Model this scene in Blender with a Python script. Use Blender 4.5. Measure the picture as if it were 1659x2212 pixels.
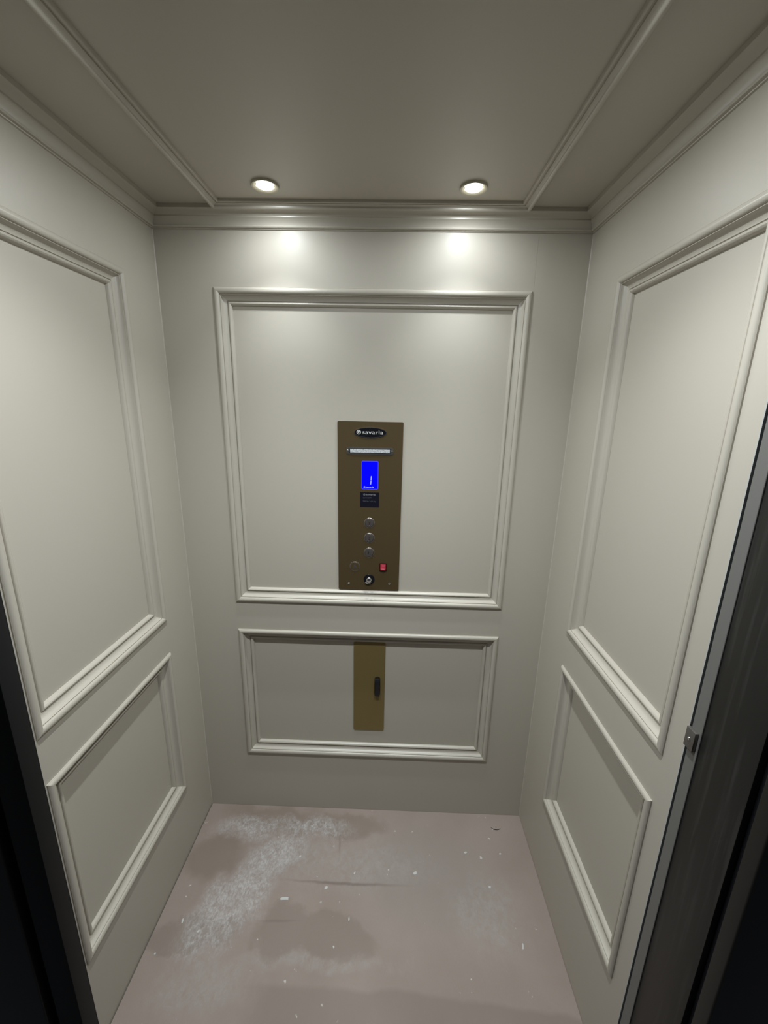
import bpy, bmesh, math, random
from mathutils import Vector, Matrix

random.seed(4)
for o in list(bpy.data.objects):
    bpy.data.objects.remove(o, do_unlink=True)
S = bpy.context.scene
COL = S.collection

# ------------------------------------------------------------------ camera
cd = bpy.data.cameras.new('camera')
cam = bpy.data.objects.new('camera', cd)
COL.objects.link(cam)
cam.location = (0.08008, -1.27805, 1.53954)
cam.rotation_euler = (1.32366, -0.01984, 0.02596)
cd.sensor_fit = 'HORIZONTAL'
cd.sensor_width = 36.0
cd.lens = 881.157 * 36.0 / 1659.0
cd.clip_start = 0.02
S.camera = cam

# ------------------------------------------------------------------ world, exposure, lamps' settings
w = bpy.data.worlds.new('world')
S.world = w
w.use_nodes = True
w.node_tree.nodes['Background'].inputs[0].default_value = (0.80, 0.88, 1.0, 1)
w.node_tree.nodes['Background'].inputs[1].default_value = 0.05
S.view_settings.view_transform = 'Standard'
S.view_settings.look = 'None'
S.view_settings.gamma = 1.0
S.view_settings.use_curve_mapping = False
S.view_settings.exposure = 0.08
# watts of each downlight: wide wash, (medium beam, angle), (centre beam, angle)
LAMP_BACK = (0.86, (11.0, math.radians(92)), (7.0, math.radians(46)))
LAMP_FRONT = (2.5, (38.0, math.radians(124)), (1.0, math.radians(55)))
LAMP_COL = (0.88, 0.955, 1.0)
LAMP_COL_FRONT = (0.90, 0.965, 1.0)

HX = 0.6096                   # half width of the cab
ZC = 2.060                    # ceiling height
YF = -0.663                   # front end of the side walls

# ------------------------------------------------------------------ materials
def mat(name, color, rough=0.5, metal=0.0, spec=0.5, coat=0.0):
    m = bpy.data.materials.new(name)
    m.use_nodes = True
    b = m.node_tree.nodes['Principled BSDF']
    b.inputs['Base Color'].default_value = (*color, 1)
    b.inputs['Roughness'].default_value = rough
    b.inputs['Metallic'].default_value = metal
    b.inputs['Specular IOR Level'].default_value = spec
    b.inputs['Coat Weight'].default_value = coat
    return m

def node(nt, typ, **kw):
    n = nt.nodes.new(typ)
    for k, v in kw.items():
        setattr(n, k, v)
    return n

def add_bump(m, scale, strength, dist=0.001, detail=4.0):
    nt = m.node_tree
    b = nt.nodes['Principled BSDF']
    tc = node(nt, 'ShaderNodeTexCoord')
    n = node(nt, 'ShaderNodeTexNoise')
    n.inputs['Scale'].default_value = scale
    n.inputs['Detail'].default_value = detail
    bp = node(nt, 'ShaderNodeBump')
    bp.inputs['Strength'].default_value = strength
    bp.inputs['Distance'].default_value = dist
    nt.links.new(tc.outputs['Object'], n.inputs['Vector'])
    nt.links.new(n.outputs['Fac'], bp.inputs['Height'])
    nt.links.new(bp.outputs['Normal'], b.inputs['Normal'])
    return n

PAINT = (0.488, 0.450, 0.380)
paint_wall = mat('wall_paint', PAINT, 0.42, spec=0.45)
add_bump(paint_wall, 260, 0.08, 0.0004)
paint_trim = mat('trim_paint', PAINT, 0.33, spec=0.5)
add_bump(paint_trim, 90, 0.05, 0.0004)
paint_ceil = mat('ceiling_paint', PAINT, 0.36, spec=0.5)
add_bump(paint_ceil, 200, 0.06, 0.0004)

def scuffed_trim():
    """the same trim paint with grey rub marks under the control panel"""
    m = mat('scuffed_trim_paint', PAINT, 0.34)
    nt = m.node_tree
    b = nt.nodes['Principled BSDF']
    g = node(nt, 'ShaderNodeNewGeometry')
    mp = node(nt, 'ShaderNodeMapping')
    mp.vector_type = 'POINT'
    sp = node(nt, 'ShaderNodeSeparateXYZ')
    nt.links.new(g.outputs['Position'], sp.inputs[0])
    # distance from the mark's centre in x
    d = node(nt, 'ShaderNodeMath', operation='SUBTRACT'); d.inputs[1].default_value = 0.008
    a = node(nt, 'ShaderNodeMath', operation='ABSOLUTE')
    nt.links.new(sp.outputs['X'], d.inputs[0]); nt.links.new(d.outputs[0], a.inputs[0])
    r = node(nt, 'ShaderNodeMapRange')
    r.inputs['From Min'].default_value = 0.006; r.inputs['From Max'].default_value = 0.030
    r.inputs['To Min'].default_value = 1; r.inputs['To Max'].default_value = 0
    nt.links.new(a.outputs[0], r.inputs['Value'])
    n = node(nt, 'ShaderNodeTexNoise'); n.inputs['Scale'].default_value = 75; n.inputs['Detail'].default_value = 3
    nt.links.new(g.outputs['Position'], n.inputs['Vector'])
    cr = node(nt, 'ShaderNodeMapRange')
    cr.inputs['From Min'].default_value = 0.46; cr.inputs['From Max'].default_value = 0.62
    nt.links.new(n.outputs['Fac'], cr.inputs['Value'])
    mu = node(nt, 'ShaderNodeMath', operation='MULTIPLY')
    nt.links.new(r.outputs[0], mu.inputs[0]); nt.links.new(cr.outputs[0], mu.inputs[1])
    m2 = node(nt, 'ShaderNodeMath', operation='MULTIPLY'); m2.inputs[1].default_value = 0.75
    nt.links.new(mu.outputs[0], m2.inputs[0])
    mx = node(nt, 'ShaderNodeMix', data_type='RGBA')
    mx.inputs[6].default_value = (*PAINT, 1); mx.inputs[7].default_value = (0.30, 0.29, 0.27, 1)
    nt.links.new(m2.outputs[0], mx.inputs[0]); nt.links.new(mx.outputs[2], b.inputs['Base Color'])
    return m
paint_scuffed = scuffed_trim()

brass_dark = mat('bronze_plate', (0.105, 0.073, 0.034), 0.42, metal=0.35, spec=0.35)
add_bump(brass_dark, 900, 0.12, 0.0002)
brass = mat('brass_plate', (0.235, 0.175, 0.068), 0.42, metal=0.35, spec=0.35)
add_bump(brass, 900, 0.12, 0.0002)
chrome = mat('chrome', (0.75, 0.75, 0.74), 0.16, metal=1.0)
steel = mat('satin_steel', (0.36, 0.34, 0.31), 0.3, metal=0.9)
smoke_button = mat('button_cap', (0.10, 0.085, 0.075), 0.22, metal=0.3, spec=0.6)
gloss_black = mat('gloss_black', (0.008, 0.008, 0.01), 0.15)
soft_black = mat('soft_black', (0.006, 0.006, 0.007), 0.45)
label_navy = mat('label_navy', (0.006, 0.006, 0.013), 0.35)
print_grey = mat('print_grey', (0.20, 0.20, 0.22), 0.5)
white_enamel = mat('white_enamel', (0.62, 0.62, 0.60), 0.4)
red_plastic = mat('red_plastic', (0.42, 0.035, 0.055), 0.3)
red_light = mat('pale_red_plastic', (0.72, 0.22, 0.25), 0.4)
ring_cream = mat('lamp_ring', (0.50, 0.47, 0.35), 0.4)
jamb_black = mat('black_jamb_paint', (0.017, 0.0155, 0.0135), 0.5, spec=0.3)
jamb_black2 = mat('black_matte_paint', (0.012, 0.012, 0.012), 0.6, spec=0.2)
gap_black = mat('dark_gap', (0.008, 0.008, 0.010), 0.8, spec=0.1)
grey_metal = mat('grey_galvanised_metal', (0.185, 0.180, 0.168), 0.5, metal=0.2)
add_bump(grey_metal, 300, 0.1, 0.0003)
edge_grey = mat('panel_core_edge', (0.45, 0.46, 0.45), 0.6)
bracket_steel = mat('bracket_steel', (0.16, 0.145, 0.13), 0.35, metal=0.5)
plaster = mat('plaster_white', (0.54, 0.53, 0.50), 0.8)
sliver_dark = mat('dark_thread', (0.05, 0.04, 0.035), 0.7)

def emit(name, color, strength):
    m = bpy.data.materials.new(name)
    m.use_nodes = True
    nt = m.node_tree
    b = nt.nodes['Principled BSDF']
    b.inputs['Base Color'].default_value = (*[c * 0.3 for c in color], 1)
    b.inputs['Emission Color'].default_value = (*color, 1)
    b.inputs['Emission Strength'].default_value = strength
    b.inputs['Roughness'].default_value = 0.2
    return m
screen_blue = emit('screen_blue', (0.0, 0.0, 0.80), 1.0)
screen_rim = emit('screen_rim_blue', (0.055, 0.055, 0.95), 1.0)
screen_text = emit('screen_text', (0.28, 0.33, 1.0), 1.0)
lamp_glow = emit('lamp_diffuser', (1.0, 0.99, 0.95), 9.0)

def strip_lens():
    m = mat('strip_light_lens', (0.55, 0.57, 0.58), 0.25, spec=0.6)
    nt = m.node_tree; b = nt.nodes['Principled BSDF']
    tc = node(nt, 'ShaderNodeTexCoord')
    mp = node(nt, 'ShaderNodeMapping'); mp.inputs['Scale'].default_value = (55, 1, 160)
    n = node(nt, 'ShaderNodeTexNoise'); n.inputs['Scale'].default_value = 4; n.inputs['Detail'].default_value = 2
    cr = node(nt, 'ShaderNodeValToRGB')
    cr.color_ramp.elements[0].position = 0.30; cr.color_ramp.elements[0].color = (0.12, 0.11, 0.12, 1)
    cr.color_ramp.elements[1].position = 0.46; cr.color_ramp.elements[1].color = (0.52, 0.54, 0.55, 1)
    e = cr.color_ramp.elements.new(0.75); e.color = (0.78, 0.80, 0.81, 1)
    nt.links.new(tc.outputs['Object'], mp.inputs[0]); nt.links.new(mp.outputs[0], n.inputs['Vector'])
    nt.links.new(n.outputs['Fac'], cr.inputs[0]); nt.links.new(cr.outputs[0], b.inputs['Base Color'])
    return m
lens_mat = strip_lens()

# ---- floor sheet: pinkish builder's paper with plaster dust, stains and scuffs
def floor_material():
    m = mat('floor_sheet', (0.30, 0.25, 0.22), 0.62, spec=0.3)
    nt = m.node_tree; L = nt.links.new
    b = nt.nodes['Principled BSDF']
    g = node(nt, 'ShaderNodeNewGeometry')
    def noise(scale, detail=4, rough=0.55, vec=None, stretch=None, off=(0, 0, 0)):
        mp = node(nt, 'ShaderNodeMapping')
        mp.inputs['Scale'].default_value = stretch or (1, 1, 1)
        mp.inputs['Location'].default_value = off
        L(vec or g.outputs['Position'], mp.inputs[0])
        n = node(nt, 'ShaderNodeTexNoise')
        n.inputs['Scale'].default_value = scale; n.inputs['Detail'].default_value = detail
        n.inputs['Roughness'].default_value = rough
        L(mp.outputs[0], n.inputs['Vector'])
        return n
    # warped position for ragged outlines
    def warp(scale, amp):
        n = noise(scale, 4)
        sb = node(nt, 'ShaderNodeVectorMath', operation='SUBTRACT'); sb.inputs[1].default_value = (0.5, 0.5, 0.5)
        sc = node(nt, 'ShaderNodeVectorMath', operation='SCALE'); sc.inputs['Scale'].default_value = amp
        ad = node(nt, 'ShaderNodeVectorMath', operation='ADD')
        L(n.outputs['Color'], sb.inputs[0]); L(sb.outputs[0], sc.inputs[0])
        L(g.outputs['Position'], ad.inputs[0]); L(sc.outputs[0], ad.inputs[1])
        return ad.outputs[0]
    W1 = warp(11, 0.13)
    W2 = warp(30, 0.05)
    def mth(op, a, bb=None, clamp=False):
        n = node(nt, 'ShaderNodeMath', operation=op); n.use_clamp = clamp
        for i, v in enumerate((a, bb)):
            if v is None: continue
            if isinstance(v, (int, float)): n.inputs[i].default_value = v
            else: L(v, n.inputs[i])
        return n.outputs[0]
    def blob(cx, cy, rx, ry, rot=0, soft=0.4, vec=None):
        """ragged elliptical patch, 1 inside"""
        ad = node(nt, 'ShaderNodeVectorMath', operation='SUBTRACT'); ad.inputs[1].default_value = (cx, cy, 0)
        L(vec or W1, ad.inputs[0])
        vr = node(nt, 'ShaderNodeVectorRotate'); vr.rotation_type = 'Z_AXIS'; vr.inputs['Angle'].default_value = -rot
        L(ad.outputs[0], vr.inputs['Vector'])
        ml = node(nt, 'ShaderNodeVectorMath', operation='MULTIPLY'); ml.inputs[1].default_value = (1 / rx, 1 / ry, 0)
        L(vr.outputs[0], ml.inputs[0])
        ln = node(nt, 'ShaderNodeVectorMath', operation='LENGTH'); L(ml.outputs[0], ln.inputs[0])
        r = node(nt, 'ShaderNodeMapRange'); r.interpolation_type = 'SMOOTHSTEP'
        r.inputs['From Min'].default_value = 1 - soft; r.inputs['From Max'].default_value = 1 + soft
        r.inputs['To Min'].default_value = 1; r.inputs['To Max'].default_value = 0
        L(ln.outputs['Value'], r.inputs['Value'])
        return r.outputs[0]
    def ramp(v, a, c):
        r = node(nt, 'ShaderNodeMapRange'); r.inputs['From Min'].default_value = a; r.inputs['From Max'].default_value = c
        L(v, r.inputs['Value']); return r.outputs[0]
    def mix(fac, c1, c2):
        n = node(nt, 'ShaderNodeMix', data_type='RGBA')
        if isinstance(fac, (int, float)): n.inputs[0].default_value = fac
        else: L(fac, n.inputs[0])
        for i, c in ((6, c1), (7, c2)):
            if isinstance(c, tuple): n.inputs[i].default_value = (*c, 1)
            else: L(c, n.inputs[i])
        return n.outputs[2]
    broad = noise(3.2, 5).outputs['Fac']
    c = mix(ramp(broad, 0.35, 0.68), (0.292, 0.232, 0.198), (0.335, 0.272, 0.236))
    # greyer worn zone on the right of the middle
    c = mix(mth('MULTIPLY', blob(0.22, -0.22, 0.22, 0.16, 0, 0.6), 0.55), c, (0.285, 0.250, 0.222))
    # damp looking darker patches
    dark = (0.212, 0.170, 0.138)
    st = mth('MAXIMUM', mth('MAXIMUM', blob(-0.215, -0.395, 0.095, 0.070, 0.2, 0.16), blob(-0.08, -0.400, 0.15, 0.055, -0.15, 0.18)),
             blob(-0.48, -0.405, 0.13, 0.045, 0.1, 0.2))
    c = mix(mth('MULTIPLY', st, 0.50), c, dark)
    st2 = mth('MAXIMUM', mth('MAXIMUM', blob(-0.52, -0.19, 0.10, 0.075, 0.5, 0.35), blob(-0.09, -0.065, 0.17, 0.045, 0, 0.3)),
              blob(-0.33, -0.045, 0.20, 0.05, -0.1, 0.45))
    c = mix(mth('MULTIPLY', st2, 0.50), c, (0.180, 0.138, 0.102))
    # tide mark: everything nearer than a wavy line is darker
    sx = node(nt, 'ShaderNodeSeparateXYZ'); L(warp(5, 0.05), sx.inputs[0])
    arc = mth('MULTIPLY', mth('POWER', mth('ABSOLUTE', mth('SUBTRACT', sx.outputs['X'], 0.10)), 2), 0.10)
    tide = mth('ADD', mth('ADD', sx.outputs['Y'], arc), mth('MULTIPLY', sx.outputs['X'], 0.02))
    near = ramp(tide, -0.510, -0.522)
    sxx = node(nt, 'ShaderNodeSeparateXYZ'); L(g.outputs['Position'], sxx.inputs[0])
    near = mth('MULTIPLY', near, ramp(sxx.outputs['X'], -0.30, -0.22))
    c = mix(mth('MULTIPLY', near, 0.50), c, dark)
    # plaster dust: strands in the brushed direction, kept to the patches
    strand = noise(42, 7, 0.75, vec=W2, stretch=(1.25, 0.8, 1)).outputs['Fac']
    strand2 = noise(130, 4, 0.7, stretch=(1.2, 0.75, 1)).outputs['Fac']
    dust = mth('MAXIMUM', mth('MAXIMUM', blob(-0.400, -0.325, 0.15, 0.075, 0.95, 0.55), blob(-0.30, -0.185, 0.10, 0.065, 0.6, 0.6)),
               mth('MAXIMUM', blob(-0.42, -0.080, 0.11, 0.036, 0, 0.7), blob(-0.19, -0.075, 0.12, 0.034, 0, 0.7)))
    thin = mth('MAXIMUM', mth('MAXIMUM', blob(-0.08, -0.20, 0.30, 0.075, 0, 0.6), blob(-0.40, -0.53, 0.13, 0.055, 0.2, 0.5)),
               mth('MAXIMUM', blob(-0.10, -0.47, 0.22, 0.022, 0, 0.6), blob(0.42, -0.33, 0.10, 0.10, 0, 0.6)))
    f1 = mth('MULTIPLY', dust, mth('ADD', mth('MULTIPLY', ramp(strand, 0.40, 0.58), 0.72), 0.28))
    f1 = mth('MULTIPLY', f1, mth('ADD', mth('MULTIPLY', ramp(strand2, 0.40, 0.60), 0.50), 0.28))
    c = mix(mth('MULTIPLY', thin, mth('MULTIPLY', ramp(strand, 0.36, 0.66), 0.42)), c, (0.40, 0.385, 0.36))
    c = mix(f1, c, (0.55, 0.54, 0.53))
    # isolated flecks
    fn = noise(46, 2, 0.5).outputs['Fac']
    fm = noise(5, 3, off=(3, 1, 0)).outputs['Fac']
    fl = mth('MULTIPLY', ramp(fn, 0.715, 0.745), ramp(fm, 0.45, 0.58))
    c = mix(mth('MULTIPLY', fl, 0.75), c, (0.62, 0.60, 0.57))
    # long dark scrape and short ones
    scr = blob(-0.045, -0.262, 0.145, 0.0045, 0.0, 0.8, vec=warp(7, 0.02))
    c = mix(mth('MULTIPLY', scr, 0.60), c, (0.14, 0.105, 0.085))
    scr2 = mth('MAXIMUM', blob(-0.24, -0.375, 0.05, 0.003, 0.05, 0.8, vec=warp(7, 0.02)), blob(-0.08, -0.13, 0.003, 0.03, 0.1, 0.8, vec=warp(7, 0.02)))
    c = mix(mth('MULTIPLY', scr2, 0.4), c, (0.16, 0.12, 0.10))
    # fibre grain
    gr = noise(420, 3, 0.6, stretch=(1, 0.35, 1)).outputs['Fac']
    c = mix(mth('MULTIPLY', ramp(gr, 0.35, 0.7), 0.10), c, (0.20, 0.16, 0.14))
    L(c, b.inputs['Base Color'])
    bp = node(nt, 'ShaderNodeBump'); bp.inputs['Strength'].default_value = 0.25; bp.inputs['Distance'].default_value = 0.0008
    L(mth('ADD', gr, mth('MULTIPLY', f1, 1.5)), bp.inputs['Height']); L(bp.outputs['Normal'], b.inputs['Normal'])
    return m
floor_mat = floor_material()

def streaked_black():
    """black painted jamb with thin, slightly lighter vertical streaks"""
    m = mat('streaked_black_paint', (0.030, 0.028, 0.025), 0.45, spec=0.35)
    nt = m.node_tree; b = nt.nodes['Principled BSDF']
    g = node(nt, 'ShaderNodeNewGeometry')
    mp = node(nt, 'ShaderNodeMapping'); mp.inputs['Scale'].default_value = (110, 110, 5)
    n = node(nt, 'ShaderNodeTexNoise'); n.inputs['Scale'].default_value = 1; n.inputs['Detail'].default_value = 5
    cr = node(nt, 'ShaderNodeValToRGB')
    cr.color_ramp.elements[0].position = 0.50; cr.color_ramp.elements[0].color = (0.018, 0.017, 0.015, 1)
    cr.color_ramp.elements[1].position = 0.78; cr.color_ramp.elements[1].color = (0.042, 0.040, 0.037, 1)
    nt.links.new(g.outputs['Position'], mp.inputs[0]); nt.links.new(mp.outputs[0], n.inputs['Vector'])
    nt.links.new(n.outputs['Fac'], cr.inputs[0]); nt.links.new(cr.outputs[0], b.inputs['Base Color'])
    return m
streak_black = streaked_black()

# ------------------------------------------------------------------ object helpers
def link(o, parent=None):
    COL.objects.link(o)
    if parent is not None:
        o.parent = parent
    return o

def empty(name, loc=(0, 0, 0)):
    o = bpy.data.objects.new(name, None)
    o.location = loc
    o.empty_display_size = 0.02
    return link(o)

def tag(o, label=None, cat=None, group=None, kind=None):
    if label: o['label'] = label
    if cat: o['category'] = cat
    if group: o['group'] = group
    if kind: o['kind'] = kind
    return o

ADJUST = None                 # (scale, x, z, new x, new z, shift in y) for the part being built

def finish(name, bm, m, parent=None, smooth=None, recalc=True):
    if ADJUST:
        k, ox, oz, nx, nz, dy = ADJUST
        for v in bm.verts:
            v.co = Vector((nx + (v.co.x - ox) * k, v.co.y + dy, nz + (v.co.z - oz) * k))
    if recalc:
        bmesh.ops.recalc_face_normals(bm, faces=bm.faces)
    me = bpy.data.meshes.new(name)
    bm.to_mesh(me); bm.free()
    for mm in (m if isinstance(m, (list, tuple)) else [m]):
        me.materials.append(mm)
    if smooth is not None:
        for p in me.polygons: p.use_smooth = True
        me.set_sharp_from_angle(angle=math.radians(smooth))
    o = bpy.data.objects.new(name, me)
    link(o, parent)
    if parent is not None:                     # vertices are written in world space
        o.matrix_parent_inverse = Matrix.Translation(-Vector(world_loc(parent)))
    return o

def world_loc(o):
    v = Vector(o.location)
    p = o.parent
    if p is not None and o.type == 'EMPTY':
        v = v + Vector(world_loc(p))
    elif p is not None:
        v = Vector((0, 0, 0))
    return v

def add_box(bm, a, b, bevel=0.0, seg=2):
    r = bmesh.ops.create_cube(bm, size=1.0)
    vs = r['verts']
    c = [(a[i] + b[i]) / 2 for i in range(3)]
    s = [abs(b[i] - a[i]) for i in range(3)]
    for v in vs:
        v.co = Vector((c[0] + v.co.x * s[0], c[1] + v.co.y * s[1], c[2] + v.co.z * s[2]))
    if bevel > 0:
        es = list({e for v in vs for e in v.link_edges})
        bmesh.ops.bevel(bm, geom=es, offset=bevel, segments=seg, affect='EDGES', profile=0.5)

def box(name, a, b, m, parent=None, bevel=0.0):
    bm = bmesh.new(); add_box(bm, a, b, bevel)
    return finish(name, bm, m, parent, smooth=35 if bevel else None)

def sweep(bm, pts, P0, P1, inward, normal, mitre0=1, mitre1=1):
    """closed profile [(s,t)] swept from P0 to P1; s goes along 'inward', t along 'normal', ends mitred"""
    P0, P1, I, N = map(Vector, (P0, P1, inward, normal))
    d = (P1 - P0).normalized()
    A = [bm.verts.new(P0 + I * s + N * t + d * (s * mitre0)) for s, t in pts]
    B = [bm.verts.new(P1 + I * s + N * t - d * (s * mitre1)) for s, t in pts]
    n = len(pts)
    for i in range(n):
        j = (i + 1) % n
        bm.faces.new((A[i], A[j], B[j], B[i]))
    bm.faces.new(A); bm.faces.new(list(reversed(B)))

def arc(cx, cy, rx, ry, a0, a1, n):
    return [(cx + rx * math.cos(math.radians(a0 + (a1 - a0) * i / n)), cy + ry * math.sin(math.radians(a0 + (a1 - a0) * i / n))) for i in range(n + 1)]

# panel moulding: bold outer bead, fillet, cove, groove, small inner bead
PANEL = [(0.0065, -0.0198), (0.0065, -0.0010), (0, -0.0004), (0, 0.0030)] + arc(0.0084, 0.0005, 0.0084, 0.0066, 160, 22, 14) \
    + [(0.0168, 0.0012), (0.0170, -0.0004), (0.0180, -0.0004), (0.0182, 0.0008), (0.0190, 0.0007)] \
    + [(0.0196, -0.0018), (0.0208, -0.0050), (0.0226, -0.0078), (0.0256, -0.0101), (0.0290, -0.0115), (0.0322, -0.0121), (0.0332, -0.0121)] \
    + [(0.0336, -0.0142), (0.0350, -0.0144), (0.0354, -0.0122), (0.0366, -0.0104), (0.0384, -0.0095), (0.0406, -0.0096), (0.0428, -0.0110), (0.0446, -0.0136), (0.0458, -0.0168), (0.0464, -0.0198)]
RECESS = 0.020                # the panels inside the frames lie this far behind the wall face
# small ceiling moulding
SMALL = [(0, 0), (0, 0.008)] + arc(0.0058, 0.0095, 0.0058, 0.0055, 170, 30, 8) + [(0.0112, 0.0095), (0.0118, 0.0088)] \
    + [(0.0150, 0.0074), (0.0185, 0.0068), (0.0190, 0.0046), (0.0208, 0.0040), (0.0215, 0.0050)] \
    + arc(0.0245, 0.0045, 0.0030, 0.0030, 160, 10, 6) + [(0.0282, 0.0)]
# crown: (distance from wall, distance below ceiling)
CROWN = [(0, 0), (0.0405, 0), (0.0405, 0.0095), (0.0385, 0.0108), (0.0340, 0.0120), (0.0280, 0.0145), (0.0235, 0.0180), (0.0215, 0.0195), (0.0212, 0.0225)] \
    + [(0.0180, 0.0245), (0.0150, 0.0275), (0.0125, 0.0310), (0.0108, 0.0345), (0.0098, 0.0385)] \
    + [(0.0115, 0.0395), (0.0118, 0.0415), (0.0100, 0.0435), (0.0070, 0.0440), (0.0045, 0.0440), (0.0040, 0.0460), (0, 0.0465)]

def frame(name, origin, U, V, N, u0, u1, v0, v1, prof, m, label, m_bottom=None):
    """rectangular applied frame; (u0..u1)x(v0..v1) outer size on the plane at origin with axes U, V and normal N"""
    O, U, V, N = map(Vector, (origin, U, V, N))
    root = empty(name, O + U * (u0 + u1) / 2 + V * v0)
    P = lambda u, v: O + U * u + V * v
    for nm, p, q, inn, mm in (('top_rail', P(u0, v1), P(u1, v1), -V, m), ('bottom_rail', P(u1, v0), P(u0, v0), V, m_bottom or m),
                              ('stile', P(u0, v0), P(u0, v1), U, m), ('stile', P(u1, v1), P(u1, v0), -U, m)):
        bm = bmesh.new()
        sweep(bm, prof, p, q, inn, N)
        finish(nm, bm, mm, root, smooth=28)
    tag(root, label, 'molding', kind='structure')
    return root

def prism(bm, pts, y0, y1, cx=0, cz=0):
    """outline in the x-z plane given a depth along y"""
    A = [bm.verts.new((cx + x, y0, cz + z)) for x, z in pts]
    B = [bm.verts.new((cx + x, y1, cz + z)) for x, z in pts]
    n = len(pts)
    for i in range(n):
        j = (i + 1) % n
        bm.faces.new((A[i], A[j], B[j], B[i]))
    bm.faces.new(A); bm.faces.new(list(reversed(B)))

def rrect(x0, x1, z0, z1, r, n=6):
    p = []
    for cx, cz, a in ((x1 - r, z1 - r, 0), (x0 + r, z1 - r, 90), (x0 + r, z0 + r, 180), (x1 - r, z0 + r, 270)):
        p += arc(cx, cz, r, r, a, a + 90, n)
    return p

def ellipse(cx, cz, rx, rz, n=48):
    return [(cx + rx * math.cos(2 * math.pi * i / n), cz + rz * math.sin(2 * math.pi * i / n)) for i in range(n)]

def lathe(bm, prof, c, axis='-y', n=48):
    """prof [(radius, height)] revolved; height along the axis"""
    rings = []
    for r, hgt in prof:
        ring = []
        for i in range(n):
            a = 2 * math.pi * i / n
            x, y = r * math.cos(a), r * math.sin(a)
            if axis == '-y': co = (c[0] + x, c[1] - hgt, c[2] + y)
            else: co = (c[0] + x, c[1] + y, c[2] - hgt)
            ring.append(bm.verts.new(co))
        rings.append(ring)
    for a, b in zip(rings, rings[1:]):
        for i in range(n):
            j = (i + 1) % n
            bm.faces.new((a[i], a[j], b[j], b[i]))
    if prof[0][0] > 1e-6: bm.faces.new(rings[0])
    if prof[-1][0] > 1e-6: bm.faces.new(list(reversed(rings[-1])))
    bmesh.ops.remove_doubles(bm, verts=bm.verts, dist=1e-7)

def text(name, body, size, loc, m, parent, width=None, bold=0.0, shear=0.0, depth=0.0002):
    """lettering that faces the doorway (-y); loc is its left baseline corner"""
    cu = bpy.data.curves.new(name, 'FONT')
    cu.body = body; cu.size = size; cu.extrude = depth; cu.offset = bold; cu.shear = shear
    t = bpy.data.objects.new(name, cu); COL.objects.link(t)
    bpy.context.view_layer.update()
    me = bpy.data.meshes.new_from_object(t)
    bpy.data.objects.remove(t, do_unlink=True)
    bm = bmesh.new(); bm.from_mesh(me)
    xs = [v.co.x for v in bm.verts]; x0, x1 = min(xs), max(xs)
    k = (width / (x1 - x0)) if width else 1.0
    for v in bm.verts:
        v.co = Vector((loc[0] + (v.co.x - x0) * k, loc[1] - v.co.z, loc[2] + v.co.y))
    return finish(name, bm, m, parent)

# ------------------------------------------------------------------ structure
# floor sheet stops a few millimetres short of the left wall
fl = box('floor', (-HX + 0.0030, -0.83, -0.012), (HX - 0.0005, -0.0005, 0.0), floor_mat)
tag(fl, 'dusty pinkish brown floor sheet with plaster smears and stains', 'floor', kind='structure')
sub = box('floor', (-0.70, -0.83, -0.03), (0.70, 0.02, -0.013), gap_black)
tag(sub, 'dark subfloor seen in the gap beside the left wall', 'floor', kind='structure')

# outer edges of the applied frames on each wall: (along0, along1, bottom, top), upper then lower
FR = {'back': [(-0.4498, 0.4597, 0.8861, 1.8697), (-0.4498, 0.4597, 0.2543, 0.7805)],
      'left': [(-0.6269, -0.1575, 0.8932, 1.8665), (-0.6269, -0.1575, 0.2600, 0.7829)],
      'right': [(0.1765, 0.6211, 0.9085, 1.8565), (0.1765, 0.6211, 0.2885, 0.7974)]}

def panelled_wall(name, origin, U, N, a0, a1, frames, label, seam=None):
    """wall face with two sunk panels: boards around the openings over a backing sheet"""
    O, U, N = map(Vector, (origin, U, N))
    V = Vector((0, 0, 1))
    bm = bmesh.new()
    def slab(u0, u1, v0, v1, t0, t1):
        vs = [bm.verts.new(O + U * u + V * v + N * t) for u in (u0, u1) for v in (v0, v1) for t in (t0, t1)]
        for f in ((0, 1, 3, 2), (4, 6, 7, 5), (0, 4, 5, 1), (2, 3, 7, 6), (0, 2, 6, 4), (1, 5, 7, 3)):
            bm.faces.new([vs[i] for i in f])
    I = 0.0062
    z0, z1 = -0.012, ZC
    (ua, ub, uz0, uz1), (_, _, lz0, lz1) = frames
    ua += I; ub -= I
    slab(a0, a1, z0, z1, -RECESS - 0.014, -RECESS)
    slab(a0, ua, z0, z1, -RECESS, 0)
    if seam:
        slab(ub, a1, z0, uz1, -RECESS, 0); slab(ub, seam - 0.0002, uz1, z1, -RECESS, 0); slab(seam + 0.0002, a1, uz1, z1, -RECESS, 0); slab(seam - 0.001, seam + 0.001, uz1, z1, -0.003, -0.0004)
    else:
        slab(ub, a1, z0, z1, -RECESS, 0)
    slab(ua, ub, uz1 - I, z1, -RECESS, 0)
    slab(ua, ub, lz1 - I, uz0 + I, -RECESS, 0)
    slab(ua, ub, z0, lz0 + I, -RECESS, 0)
    o = finish(name, bm, paint_wall)
    tag(o, label, 'wall', kind='structure')
    return o
wl = panelled_wall('wall_left', (-HX, 0, 0), (0, 1, 0), (1, 0, 0), YF, 0.034, FR['left'],
                   'left greige painted cab wall beside the black jamb')
wr = panelled_wall('wall_right', (HX, 0, 0), (0, -1, 0), (-1, 0, 0), -0.034, -YF - 0.001, FR['right'],
                   'right greige painted cab wall beside the grey metal post')
e = box('wall_edge', (HX, YF - 0.0008, -0.012), (HX + 0.034, YF + 0.001, ZC), edge_grey, wr)
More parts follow.
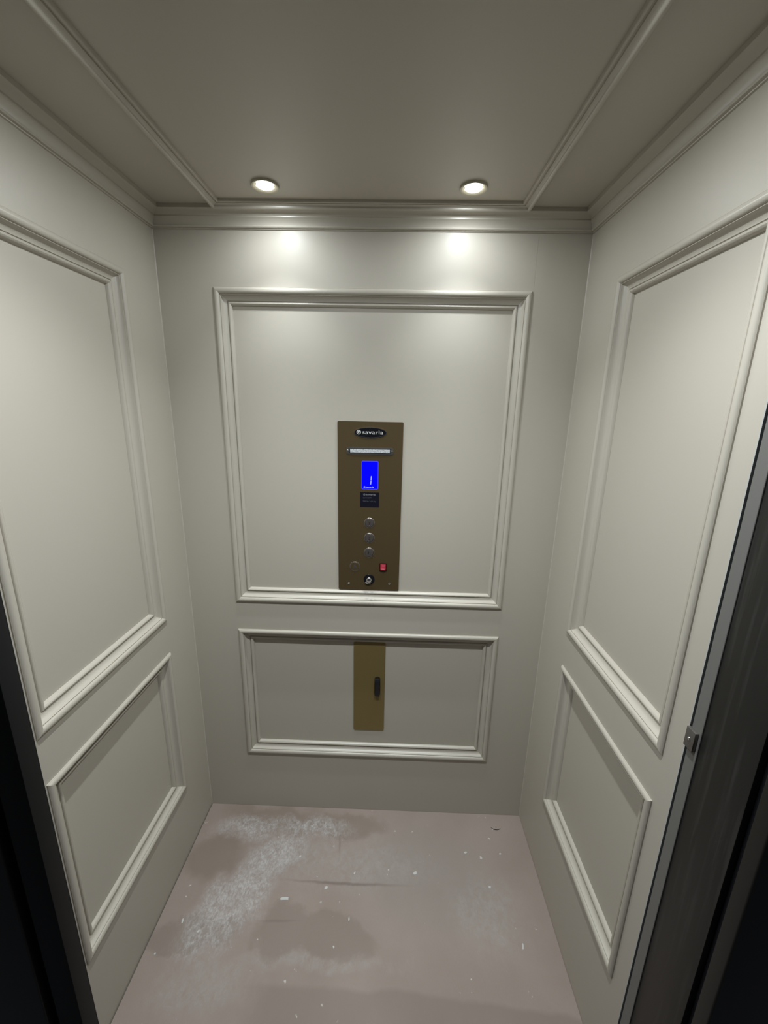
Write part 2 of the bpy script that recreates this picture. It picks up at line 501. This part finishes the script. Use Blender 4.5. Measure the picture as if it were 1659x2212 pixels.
wb = panelled_wall('wall_back', (0, 0, 0), (1, 0, 0), (0, -1, 0), -HX, HX, FR['back'],
                   'back greige painted cab wall that carries the control panel', seam=0.4625)
ce = box('ceiling', (-HX - 0.018, -0.78, ZC), (HX + 0.018, 0.018, ZC + 0.02), paint_ceil)
tag(ce, 'greige painted cab ceiling with four downlights', 'ceiling', kind='structure')

# wall frames
frame('trim_1', (0, 0, 0), (1, 0, 0), (0, 0, 1), (0, -1, 0), *FR['back'][0], PANEL, paint_trim,
      'large upper panel molding on the back wall around the control panel', paint_scuffed)
frame('trim_2', (0, 0, 0), (1, 0, 0), (0, 0, 1), (0, -1, 0), *FR['back'][1], PANEL, paint_trim,
      'lower panel molding on the back wall around the brass door')
frame('trim_3', (-HX, 0, 0), (0, 1, 0), (0, 0, 1), (1, 0, 0), *FR['left'][0], PANEL, paint_trim,
      'tall upper panel molding on the left wall')
frame('trim_4', (-HX, 0, 0), (0, 1, 0), (0, 0, 1), (1, 0, 0), *FR['left'][1], PANEL, paint_trim,
      'lower panel molding on the left wall')
frame('trim_5', (HX, 0, 0), (0, -1, 0), (0, 0, 1), (-1, 0, 0), *FR['right'][0], PANEL, paint_trim,
      'tall upper panel molding on the right wall')
frame('trim_6', (HX, 0, 0), (0, -1, 0), (0, 0, 1), (-1, 0, 0), *FR['right'][1], PANEL, paint_trim,
      'lower panel molding on the right wall')
frame('trim_7', (0, 0, ZC), (1, 0, 0), (0, 1, 0), (0, 0, -1), -0.4200, 0.4215, -0.735, -0.0410, SMALL, paint_trim,
      'rectangular molding applied to the ceiling around the downlights')
# crown
root = empty('trim_8', (0, 0, ZC))
for P0, P1, I in (((-HX, -0.70, ZC), (-HX, 0, ZC), (1, 0, 0)), ((-HX, 0, ZC), (HX, 0, ZC), (0, -1, 0)), ((HX, 0, ZC), (HX, -0.70, ZC), (-1, 0, 0))):
    bm = bmesh.new()
    sweep(bm, CROWN, P0, P1, I, (0, 0, -1))
    finish('crown_length', bm, paint_trim, root, smooth=28)
tag(root, 'crown molding running around the top of the cab walls', 'molding', kind='structure')

# thin caulk beads down the two back corners
for n, sx, lab in (('trim_13', -1, 'thin caulk line down the back left corner'), ('trim_14', 1, 'thin caulk line down the back right corner')):
    bm = bmesh.new()
    x0 = sx * HX
    pts = [(x0, 0.0), (x0, -0.0026), (x0 - sx * 0.0009, -0.0022), (x0 - sx * 0.0018, -0.0012), (x0 - sx * 0.0022, 0.0)]
    A = [bm.verts.new((x, y, 0.0)) for x, y in pts]; B = [bm.verts.new((x, y, ZC - 0.046)) for x, y in pts]
    for i in range(5):
        bm.faces.new((A[i], A[(i + 1) % 5], B[(i + 1) % 5], B[i]))
    tag(finish(n, bm, paint_trim, smooth=50), lab, 'caulk', kind='structure')

# ------------------------------------------------------------------ doorway
hd = box('wall_front', (-0.9, -0.80, 2.0), (0.9, -0.742, 2.25), jamb_black2)  # out of view, added to keep the lamplight inside the cab
tag(hd, 'unseen black header over the elevator doorway, added to contain the light', 'header', kind='structure')

# grey metal post along the right wall's front edge
bm = bmesh.new()
add_box(bm, (HX - 0.0005, -0.6913, -0.012), (HX + 0.0040, -0.6690, 2.03), 0.0006, 1)
add_box(bm, (HX + 0.0035, -0.6905, -0.012), (HX + 0.030, -0.6865, 2.03))
post = finish('trim_9', bm, grey_metal)
tag(post, 'narrow grey metal channel between the right wall and the black jamb', 'post', kind='structure')
gp = box('trim_10', (HX + 0.006, -0.670, -0.012), (HX + 0.016, -0.6640, 2.03), gap_black)  # near-black filler stands in for the shade of the open gap
tag(gp, 'black strip standing in for the shaded gap between the right wall and the grey post', 'gap strip', kind='structure')

# right jamb: inner face, groove, casing
jr = empty('trim_11', (HX, -0.74, 0))
bm = bmesh.new(); add_box(bm, (HX + 0.0015, -0.7880, -0.012), (HX + 0.040, -0.6915, 2.25), 0.0012, 2)
finish('jamb_board', bm, streak_black, jr, smooth=35)
bm = bmesh.new(); add_box(bm, (HX + 0.012, -0.800, -0.012), (HX + 0.040, -0.7885, 2.25))
finish('jamb_groove', bm, gap_black, jr)
bm = bmesh.new(); add_box(bm, (HX + 0.003, -0.826, -0.012), (HX + 0.16, -0.8005, 2.25), 0.003, 3)
finish('casing', bm, jamb_black, jr, smooth=35)
tag(jr, 'black painted door jamb on the right with faint vertical streaks', 'jamb', kind='structure')

# left jamb: stands further into the opening than the right one
jl = empty('trim_12', (-0.55, -0.72, 0))
bm = bmesh.new(); add_box(bm, (-0.566, -0.748, -0.012), (-0.5180, -0.718, 2.25), 0.0012, 2)
add_box(bm, (-0.700, -0.716, -0.012), (-0.535, -0.700, 2.25))
finish('jamb_stop', bm, jamb_black2, jl, smooth=35)
bm = bmesh.new(); add_box(bm, (-0.585, -0.736, -0.012), (-0.567, -0.720, 2.25))
finish('jamb_groove', bm, gap_black, jl)
bm = bmesh.new(); add_box(bm, (-0.76, -0.752, -0.012), (-0.5855, -0.718, 2.25), 0.003, 3)
finish('casing', bm, jamb_black, jl, smooth=35)
tag(jl, 'black door jamb on the left edge of the doorway', 'jamb', kind='structure')

# ------------------------------------------------------------------ ceiling downlights
def make_downlight(x, y):
    root = empty('ceiling_downlight', (x, y, ZC))
    bm = bmesh.new()
    lathe(bm, [(0.0335, 0.0), (0.0335, 0.0036), (0.0328, 0.0048), (0.0314, 0.0050), (0.0270, 0.0030), (0.0225, 0.0010), (0.0222, 0.0)], (x, y, ZC), 'z')
    finish('lamp_ring', bm, ring_cream, root, smooth=40)
    bm = bmesh.new()
    lathe(bm, [(0.0205, 0.0), (0.0202, 0.0018), (0.0188, 0.0034), (0.0145, 0.0046), (0.0088, 0.0053), (0.0, 0.0055)], (x, y, ZC), 'z')
    finish('diffuser', bm, lamp_glow, root, smooth=60)
    return root

def lamp_light(root, power, color):
    ld = bpy.data.lights.new('lamp_light', 'AREA')
    ld.shape = 'DISK'; ld.size = 0.036
    ld.energy = power[0]; ld.color = color
    lo = link(bpy.data.objects.new('lamp_light', ld), root)
    lo.location = (0, 0, -0.0068)
    for p, ang in power[1:]:
        ld = bpy.data.lights.new('lamp_beam', 'SPOT')
        ld.energy = p; ld.color = color; ld.spot_size = ang; ld.spot_blend = 1.0; ld.shadow_soft_size = 0.017
        lo = link(bpy.data.objects.new('lamp_beam', ld), root)
        lo.location = (0, 0, -0.0068)

dl = make_downlight(-0.2485, -0.134)
lamps = [dl]
for x, y in ((0.2560, -0.132), (-0.2520, -0.640), (0.2620, -0.640)):
    c = dl.copy(); COL.objects.link(c); c.location = (x, y, ZC)
    for ch in dl.children:
        k = ch.copy(); COL.objects.link(k); k.parent = c
        k.matrix_parent_inverse = Matrix.Translation(-Vector((-0.2485, -0.134, ZC)))
    lamps.append(c)
for o, lb in zip(lamps, ('lit round downlight in the ceiling above the back wall, left one',
                         'lit round downlight in the ceiling above the back wall, right one',
                         'lit round downlight near the doorway on the left of the ceiling',
                         'lit round downlight near the doorway on the right of the ceiling')):
    tag(o, lb, 'light', 'ceiling downlights')
for i, o in enumerate(lamps):
    lamp_light(o, LAMP_BACK if i < 2 else LAMP_FRONT, LAMP_COL if i < 2 else LAMP_COL_FRONT)

# ------------------------------------------------------------------ control panel
ADJUST = (1.0145, 0.0063, 1.2230, 0.0052, 1.2184, RECESS)
cp = empty('control_panel', (0.0052, RECESS, 0.936))
tag(cp, 'tall bronze elevator control panel with blue screen and round buttons', 'control panel')
bm = bmesh.new()
prism(bm, rrect(-0.0950, 0.1076, 0.9443, 1.5016, 0.0038), -0.0010, -0.0040)
finish('faceplate', bm, brass_dark, cp)
bm = bmesh.new()
prism(bm, rrect(-0.0900, 0.1026, 0.9490, 1.4970, 0.002), 0.0, -0.0012)
finish('back_box', bm, soft_black, cp)
Y = -0.0040
# oval badge
bm = bmesh.new(); prism(bm, ellipse(0.0066, 1.4686, 0.0500, 0.0158, 64), Y, Y - 0.0020)
badge = finish('badge', bm, chrome, cp, smooth=40)
bm = bmesh.new(); prism(bm, ellipse(0.0066, 1.4686, 0.0482, 0.0143, 64), Y - 0.0019, Y - 0.0024)
finish('badge_face', bm, gloss_black, badge)
t = text('badge_lettering', 'savaria', 0.0175, (-0.0180, Y - 0.0026, 1.4638), white_enamel, badge, width=0.0640)

def spiral_mark(cx, cz, r, y, m, parent, name):
    """ring that winds into a hook, the maker's round mark"""
    bm = bmesh.new()
    path = []
    for i in range(65):                                   # outer ring
        a = math.radians(20 + 360 * i / 64)
        path.append((cx + r * 0.86 * math.cos(a), cz + r * 0.86 * math.sin(a)))
    hook = []
    for i in range(40):
        a = math.radians(-15 + 330 * i / 39)
        rr = r * (0.62 - 0.42 * i / 39)
        hook.append((cx + rr * math.cos(a), cz + rr * math.sin(a)))
    for pts, wd in ((path, r * 0.14), (hook, r * 0.16)):
        quad = []
        for i, (x, z) in enumerate(pts):
            x2, z2 = pts[min(i + 1, len(pts) - 1)]; x1, z1 = pts[max(i - 1, 0)]
            dx, dz = x2 - x1, z2 - z1; l = math.hypot(dx, dz) or 1
            nx, nz = -dz / l * wd, dx / l * wd
            quad.append([bm.verts.new((x + nx, y, z + nz)), bm.verts.new((x - nx, y, z - nz)),
                         bm.verts.new((x - nx, y + 0.0003, z - nz)), bm.verts.new((x + nx, y + 0.0003, z + nz))])
        for a, b in zip(quad, quad[1:]):
            for k in range(4):
                bm.faces.new((a[k], a[(k + 1) % 4], b[(k + 1) % 4], b[k]))
        bm.faces.new(quad[0]); bm.faces.new(list(reversed(quad[-1])))
    return finish(name, bm, m, parent)
spiral_mark(-0.0292, 1.4693, 0.0068, Y - 0.0028, white_enamel, badge, 'badge_mark')

# strip light
bm = bmesh.new(); prism(bm, rrect(-0.0680, 0.0795, 1.4005, 1.4236, 0.0085), Y, Y - 0.0012)
sl = finish('strip_light', bm, steel, cp)
bm = bmesh.new(); prism(bm, rrect(-0.0665, 0.0780, 1.4030, 1.4211, 0.0075), Y - 0.0011, Y - 0.0018)
finish('light_bezel', bm, mat('bezel_grey', (0.06, 0.058, 0.052), 0.4), sl)
bm = bmesh.new(); prism(bm, rrect(-0.0580, 0.0695, 1.4058, 1.4188, 0.0006), Y - 0.0016, Y - 0.0022)
finish('light_surround', bm, gloss_black, sl)
bm = bmesh.new(); prism(bm, rrect(-0.0558, 0.0676, 1.4071, 1.4177, 0.0008), Y - 0.0020, Y - 0.0036)
finish('light_lens', bm, lens_mat, sl)
for x in (-0.0632, 0.0747):
    bm = bmesh.new(); lathe(bm, [(0.0026, 0.0), (0.0026, 0.0006), (0.0018, 0.0013), (0.0, 0.0016)], (x, Y - 0.0017, 1.4128), n=20)
    finish('screw', bm, chrome, sl, smooth=60)

# blue screen
bm = bmesh.new(); prism(bm, rrect(-0.0205, 0.0330, 1.2905, 1.3812, 0.0045), Y, Y - 0.0010)
scr = finish('display', bm, screen_rim, cp)
bm = bmesh.new(); prism(bm, rrect(-0.0187, 0.0312, 1.2924, 1.3793, 0.0035), Y - 0.0009, Y - 0.0013)
finish('screen', bm, screen_blue, scr)
bm = bmesh.new()
for (x0, z0, x1, z1) in ((0.0090, 1.3066, 0.0104, 1.3200), (0.0104, 1.3206, 0.0113, 1.3340)):
    prism(bm, [(x0 - 0.0018, z0 + 0.001), (x0, z0), (x0 + 0.0018, z0 + 0.001), (x1 + 0.0016, z1 - 0.001), (x1, z1), (x1 - 0.0016, z1 - 0.001)], Y - 0.0012, Y - 0.0016)
finish('digit_one', bm, screen_text, scr)
text('screen_lettering', 'savaria', 0.0070, (-0.0058, Y - 0.0015, 1.2962), screen_text, scr, width=0.0255, bold=0.0001)
spiral_mark(-0.0102, 1.2980, 0.0029, Y - 0.0016, screen_text, scr, 'screen_mark')

# capacity label
bm = bmesh.new(); prism(bm, rrect(-0.0240, 0.0368, 1.2325, 1.2812, 0.0010), Y, Y - 0.0005)
lb = finish('capacity_label', bm, label_navy, cp)
text('label_lettering', 'savaria', 0.0080, (-0.0050, Y - 0.0007, 1.2715), print_grey, lb, width=0.0300, bold=0.00012)
spiral_mark(-0.0105, 1.2736, 0.0033, Y - 0.0009, print_grey, lb, 'label_mark')
text('label_lettering', 'CAPACITY', 0.0060, (-0.0150, Y - 0.0007, 1.2610), mat('print_dim', (0.085, 0.085, 0.10), 0.5), lb, width=0.0290)
text('label_lettering', '950 lbs / 431 kg', 0.0060, (-0.0150, Y - 0.0007, 1.2502), bpy.data.materials['print_dim'], lb, width=0.0420)

# round floor buttons
def round_button(z, numeral):
    x = 0.0068
    bm = bmesh.new()
    lathe(bm, [(0.0170, 0.0), (0.0170, 0.0008), (0.0160, 0.0016), (0.0146, 0.0016), (0.0140, 0.0006)], (x, Y, z), n=56)
    rg = finish('floor_button', bm, steel, cp, smooth=40)
    bm = bmesh.new()
    lathe(bm, [(0.0140, 0.0), (0.0140, 0.0012), (0.0132, 0.0022), (0.0080, 0.0024), (0.0, 0.0024)], (x, Y - 0.0002, z), n=56)
    finish('button_cap', bm, smoke_button, rg, smooth=40)
    text('numeral', numeral, 0.0130, (x - 0.0036, Y - 0.0028, z - 0.0046), mat('numeral_print', (0.035, 0.03, 0.03), 0.4), rg, width=0.0034 if numeral == '1' else 0.0068)
    # braille dots under the numeral
    bm = bmesh.new()
    for dx, dz in {'3': ((-0.001, 0), (0.0012, 0)), '2': ((-0.001, 0), (-0.001, -0.0022)), '1': ((-0.001, 0),)}[numeral]:
        lathe(bm, [(0.0006, 0.0), (0.0004, 0.0004), (0.0, 0.0005)], (x + dx, Y - 0.0026, z - 0.0085 + dz), n=10)
    finish('braille', bm, steel, rg, smooth=60)
    rg['label'] = {'3': 'topmost round floor button, three', '2': 'middle round floor button, two', '1': 'lowest round floor button of the column, one'}[numeral]
for z, nme in ((1.1800, '3'), (1.1287, '2'), (1.0780, '1')):
    round_button(z, nme)

# alarm button with bell
ax, az = -0.0399, 1.0285
bm = bmesh.new()
lathe(bm, [(0.0172, 0.0), (0.0172, 0.0008), (0.0162, 0.0015), (0.0150, 0.0015), (0.0145, 0.0005)], (ax, Y, az), n=56)
ab = finish('alarm_button', bm, steel, cp, smooth=40)
bm = bmesh.new(); lathe(bm, [(0.0144, 0.0), (0.0144, 0.0010), (0.0136, 0.0018), (0.0, 0.0018)], (ax, Y - 0.0002, az), n=56)
finish('button_cap', bm, brass_dark, ab, smooth=40)
bm = bmesh.new()
prism(bm, [(-0.0068, -0.0040), (0.0068, -0.0040), (0.0050, -0.0015), (0.0046, 0.0020), (0.0030, 0.0050), (0.0008, 0.0060), (0.0008, 0.0072), (-0.0008, 0.0072), (-0.0008, 0.0060), (-0.0030, 0.0050), (-0.0046, 0.0020), (-0.0050, -0.0015)], Y - 0.0018, Y - 0.0022, ax, az)
prism(bm, ellipse(0, -0.0058, 0.0018, 0.0014, 14), Y - 0.0018, Y - 0.0022, ax, az)
finish('bell_symbol', bm, steel, ab)
bm = bmesh.new(); lathe(bm, [(0.0012, 0.0), (0.0010, 0.0006), (0.0, 0.0008)], (ax - 0.0150, Y, az + 0.0135), n=14)
finish('indicator_dot', bm, steel, cp, smooth=60)

# red rocker
rx, rz = 0.0539, 1.0283
bm = bmesh.new(); prism(bm, rrect(rx - 0.0117, rx + 0.0117, rz - 0.0132, rz + 0.0132, 0.0012), Y, Y - 0.0022)
rk = finish('stop_switch', bm, mat('dark_red_bezel', (0.030, 0.004, 0.005), 0.35), cp)
bm = bmesh.new()
A = [(rx - 0.0088, Y - 0.0020, rz + 0.0100), (rx + 0.0088, Y - 0.0020, rz + 0.0100), (rx + 0.0088, Y - 0.0020, rz - 0.0092), (rx - 0.0088, Y - 0.0020, rz - 0.0092)]
B = [(rx - 0.0085, Y - 0.0034, rz + 0.0096), (rx + 0.0085, Y - 0.0034, rz + 0.0096), (rx + 0.0085, Y - 0.0068, rz - 0.0086), (rx - 0.0085, Y - 0.0068, rz - 0.0086)]
va = [bm.verts.new(c) for c in A]; vb = [bm.verts.new(c) for c in B]
for i in range(4): bm.faces.new((va[i], va[(i + 1) % 4], vb[(i + 1) % 4], vb[i]))
bm.faces.new(va); bm.faces.new(vb)
finish('rocker', bm, red_plastic, rk)
bm = bmesh.new()
for z0, z1, hw in ((rz - 0.0074, rz - 0.0040, 0.0050), (rz + 0.0046, rz + 0.0064, 0.0042)):
    f = lambda z: Y - 0.0034 - 0.0034 * (rz + 0.0096 - z) / 0.0182 - 0.0002
    v = [bm.verts.new((rx + sx * hw, f(z), z)) for sx, z in ((-1, z0), (1, z0), (1, z1), (-1, z1))]
    u = [bm.verts.new((rx + sx * hw, f(z) + 0.0004, z)) for sx, z in ((-1, z0), (1, z0), (1, z1), (-1, z1))]
    for i in range(4): bm.faces.new((v[i], v[(i + 1) % 4], u[(i + 1) % 4], u[i]))
    bm.faces.new(v); bm.faces.new(u)
finish('switch_mark', bm, red_light, rk)

# key switch
kx, kz = 0.0079, 0.9828
bm = bmesh.new()
lathe(bm, [(0.0182, 0.0), (0.0182, 0.0012), (0.0174, 0.0022), (0.0120, 0.0024), (0.0, 0.0024)], (kx, Y, kz), n=56)
ks = finish('key_switch', bm, gloss_black, cp, smooth=40)
bm = bmesh.new()
lathe(bm, [(0.0088, 0.0), (0.0088, 0.0060), (0.0080, 0.0085), (0.0055, 0.0100), (0.0, 0.0105)], (kx, Y - 0.0022, kz + 0.0015), n=48)
finish('lock_barrel', bm, chrome, ks, smooth=50)
bm = bmesh.new()                                   # silver tongue that hangs at the lower left of the barrel
prism(bm, [(-0.0125, -0.0105), (-0.0080, -0.0072), (-0.0045, -0.0070), (-0.0034, -0.0010), (0.0034, -0.0010), (0.0042, -0.0070), (0.0078, -0.0086), (0.0066, -0.0118), (0.0020, -0.0140), (-0.0030, -0.0150), (-0.0080, -0.0138)], Y - 0.0024, Y - 0.0060, kx - 0.0008, kz)
finish('lock_tongue', bm, mat('worn_nickel', (0.50, 0.47, 0.42), 0.45, metal=0.5), ks)

for x, z in ((-0.0606, 0.9671), (0.0761, 0.9686)):
    bm = bmesh.new()
    lathe(bm, [(0.0036, 0.0), (0.0036, 0.0008), (0.0028, 0.0018), (0.0015, 0.0021), (0.0013, 0.0010), (0.0, 0.0010)], (x, Y, z), n=24)
    finish('screw', bm, chrome, cp, smooth=50)

# ------------------------------------------------------------------ brass compartment door below
ADJUST = None
cb = empty('phone_cabinet', (0.0114, RECESS, 0.3587))
tag(cb, 'narrow brass cabinet door with a black pull inside the lower back frame', 'cabinet door')
bm = bmesh.new(); prism(bm, rrect(-0.0457, 0.0683, 0.3587, 0.7336, 0.0070), RECESS - 0.0006, RECESS - 0.0024)
finish('door_plate', bm, brass, cb)
bm = bmesh.new(); prism(bm, rrect(-0.0440, 0.0666, 0.3604, 0.7320, 0.0060), RECESS, RECESS - 0.0007)
finish('door_edge', bm, soft_black, cb)
px, py = 0.0414, RECESS - 0.0024
bm = bmesh.new(); prism(bm, rrect(px - 0.0105, px + 0.0105, 0.5120, 0.5930, 0.0095), py, py - 0.0008)
pull = finish('door_pull', bm, mat('dark_bronze', (0.030, 0.020, 0.010), 0.5), cb)
bm = bmesh.new()
vs = []
prof = [(0.0, 0.5850), (0.0065, 0.5790), (0.0105, 0.5735), (0.0105, 0.5165), (0.0, 0.5165)]
A = [bm.verts.new((px - 0.0088, py - 0.0006 - d, z)) for d, z in prof]
B = [bm.verts.new((px + 0.0088, py - 0.0006 - d, z)) for d, z in prof]
for i in range(len(prof)):
    j = (i + 1) % len(prof); bm.faces.new((A[i], A[j], B[j], B[i]))
bm.faces.new(A); bm.faces.new(list(reversed(B)))
bmesh.ops.bevel(bm, geom=list(bm.edges), offset=0.0010, segments=2, affect='EDGES')
finish('pull_tab', bm, gloss_black, pull, smooth=35)

# ------------------------------------------------------------------ strike bracket on the grey post
br = empty('strike_bracket', (HX, -0.677, 0.977))
tag(br, 'small steel strike bracket with a screw on the grey post by the right wall', 'bracket')
bm = bmesh.new()
add_box(bm, (HX - 0.0070, -0.6868, 0.9790), (HX - 0.0006, -0.6668, 1.0165), 0.0004, 2)
finish('bracket_plate', bm, bracket_steel, br, smooth=35)
bm = bmesh.new()
lathe(bm, [(0.0030, 0.0), (0.0030, 0.0008), (0.0020, 0.0016), (0.0, 0.0018)], (0, 0, 0), n=24)
bmesh.ops.rotate(bm, verts=bm.verts, cent=(0, 0, 0), matrix=Matrix.Rotation(math.radians(-90), 3, 'Z'))  # axis -y turned to -x
bmesh.ops.translate(bm, verts=bm.verts, vec=(HX - 0.0070, -0.6765, 0.9985))
finish('screw', bm, chrome, br, smooth=60)

# ------------------------------------------------------------------ crumbs on the floor
def chip(name, x, y, rx, ry, hgt, rot, label, m=plaster, seed=0, cat='plaster chip', group='plaster chips on the floor'):
    r = random.Random(seed)
    n = 11
    bm = bmesh.new()
    ks = [r.uniform(0.65, 1.15) for _ in range(n)]
    def ring(k, z):
        out = []
        for i in range(n):
            a = 2 * math.pi * i / n
            px, py = 0.85 * rx * k * ks[i] * math.cos(a), 0.85 * ry * k * ks[i] * math.sin(a)
            out.append(bm.verts.new((px * math.cos(rot) - py * math.sin(rot), px * math.sin(rot) + py * math.cos(rot), z)))
        return out
    a, b, c = ring(1, 0.0001), ring(0.95, hgt * 0.6), ring(0.6, hgt)
    for p, q in ((a, b), (b, c)):
        for i in range(n):
            bm.faces.new((p[i], p[(i + 1) % n], q[(i + 1) % n], q[i]))
    bm.faces.new(a); bm.faces.new(list(reversed(c)))
    o = finish(name, bm, m, None, smooth=50)
    o.location = (x, y, 0)
    tag(o, label, cat, group)
    return o
CH = [
    (-0.236, -0.314, 0.0190, 0.0068, 0.0016, 0.0, 'largest white plaster chip on the floor, beside the dusty patch'),
    (0.437, -0.255, 0.0050, 0.0055, 0.0020, 0.3, 'round white plaster crumb on the right side of the floor'),
    (0.501, -0.408, 0.0040, 0.0110, 0.0014, -0.3, 'slim white plaster chip on the floor near the right wall'),
    (-0.022, -0.359, 0.0030, 0.0085, 0.0012, 0.1, 'slim white plaster chip in the middle of the floor'),
    (-0.060, -0.430, 0.0035, 0.0040, 0.0015, 0.0, 'tiny white crumb on the dark stain in the floor centre'),
    (-0.473, -0.408, 0.0050, 0.0050, 0.0018, 0.5, 'round white crumb at the near end of the dusty patch'),
    (-0.533, -0.384, 0.0045, 0.0100, 0.0012, 0.2, 'slim plaster chip left of the dusty patch'),
    (0.334, -0.486, 0.0030, 0.0030, 0.0012, 0.0, 'tiny white crumb nearest the doorway on the right'),
    (-0.214, -0.184, 0.0060, 0.0045, 0.0014, 0.6, 'white plaster chip at the far tip of the dusty patch'),
    (0.099, -0.216, 0.0038, 0.0038, 0.0014, 0.0, 'small round white crumb behind the floor centre'),
    (0.190, -0.222, 0.0100, 0.0060, 0.0010, 0.5, 'ragged white plaster smear chip right of the floor centre'),
    (0.498, -0.147, 0.0055, 0.0035, 0.0012, 0.0, 'small pale chip on the floor near the back right corner'),
    (0.374, -0.148, 0.0085, 0.0040, 0.0008, 0.2, 'flat pale chip on the floor near the back right, left of another'),
    (-0.017, -0.230, 0.0035, 0.0060, 0.0012, -0.4, 'small white chip just behind the long dark scrape'),
    (-0.107, -0.277, 0.0080, 0.0055, 0.0008, 0.4, 'flat pale chip just in front of the long dark scrape'),
    (-0.573, -0.464, 0.0040, 0.0040, 0.0014, 0.0, 'small pale crumb close to the left wall'),
]
for i, (x, y, rx_, ry_, hg, ro, lab) in enumerate(CH):
    chip('plaster_chip', x, y, rx_, ry_, hg, ro, lab, seed=i + 1)

# curled dark shaving near the back right corner
bm = bmesh.new()
pts = []
for i in range(22):
    a = math.radians(200 + 125 * i / 21)
    pts.append(Vector((0.505 + 0.020 * math.cos(a), -0.046 + 0.016 * math.sin(a), 0.0013 + 0.0012 * math.sin(i / 21 * math.pi))))
prev = None
for i, p in enumerate(pts):
    d = (pts[min(i + 1, 21)] - pts[max(i - 1, 0)]).normalized()
    s = d.cross(Vector((0, 0, 1))).normalized(); u = s.cross(d)
    r = 0.0009 * (0.4 + 0.6 * math.sin(math.pi * (i + 0.5) / 22))
    ring = [bm.verts.new(p + (s * math.cos(k * math.pi / 3) + u * math.sin(k * math.pi / 3)) * r) for k in range(6)]
    if prev:
        for k in range(6): bm.faces.new((prev[k], prev[(k + 1) % 6], ring[(k + 1) % 6], ring[k]))
    prev = ring
sh = finish('shaving', bm, sliver_dark, None, smooth=60)
tag(sh, 'thin curled dark shaving on the floor near the back right corner', 'shaving')
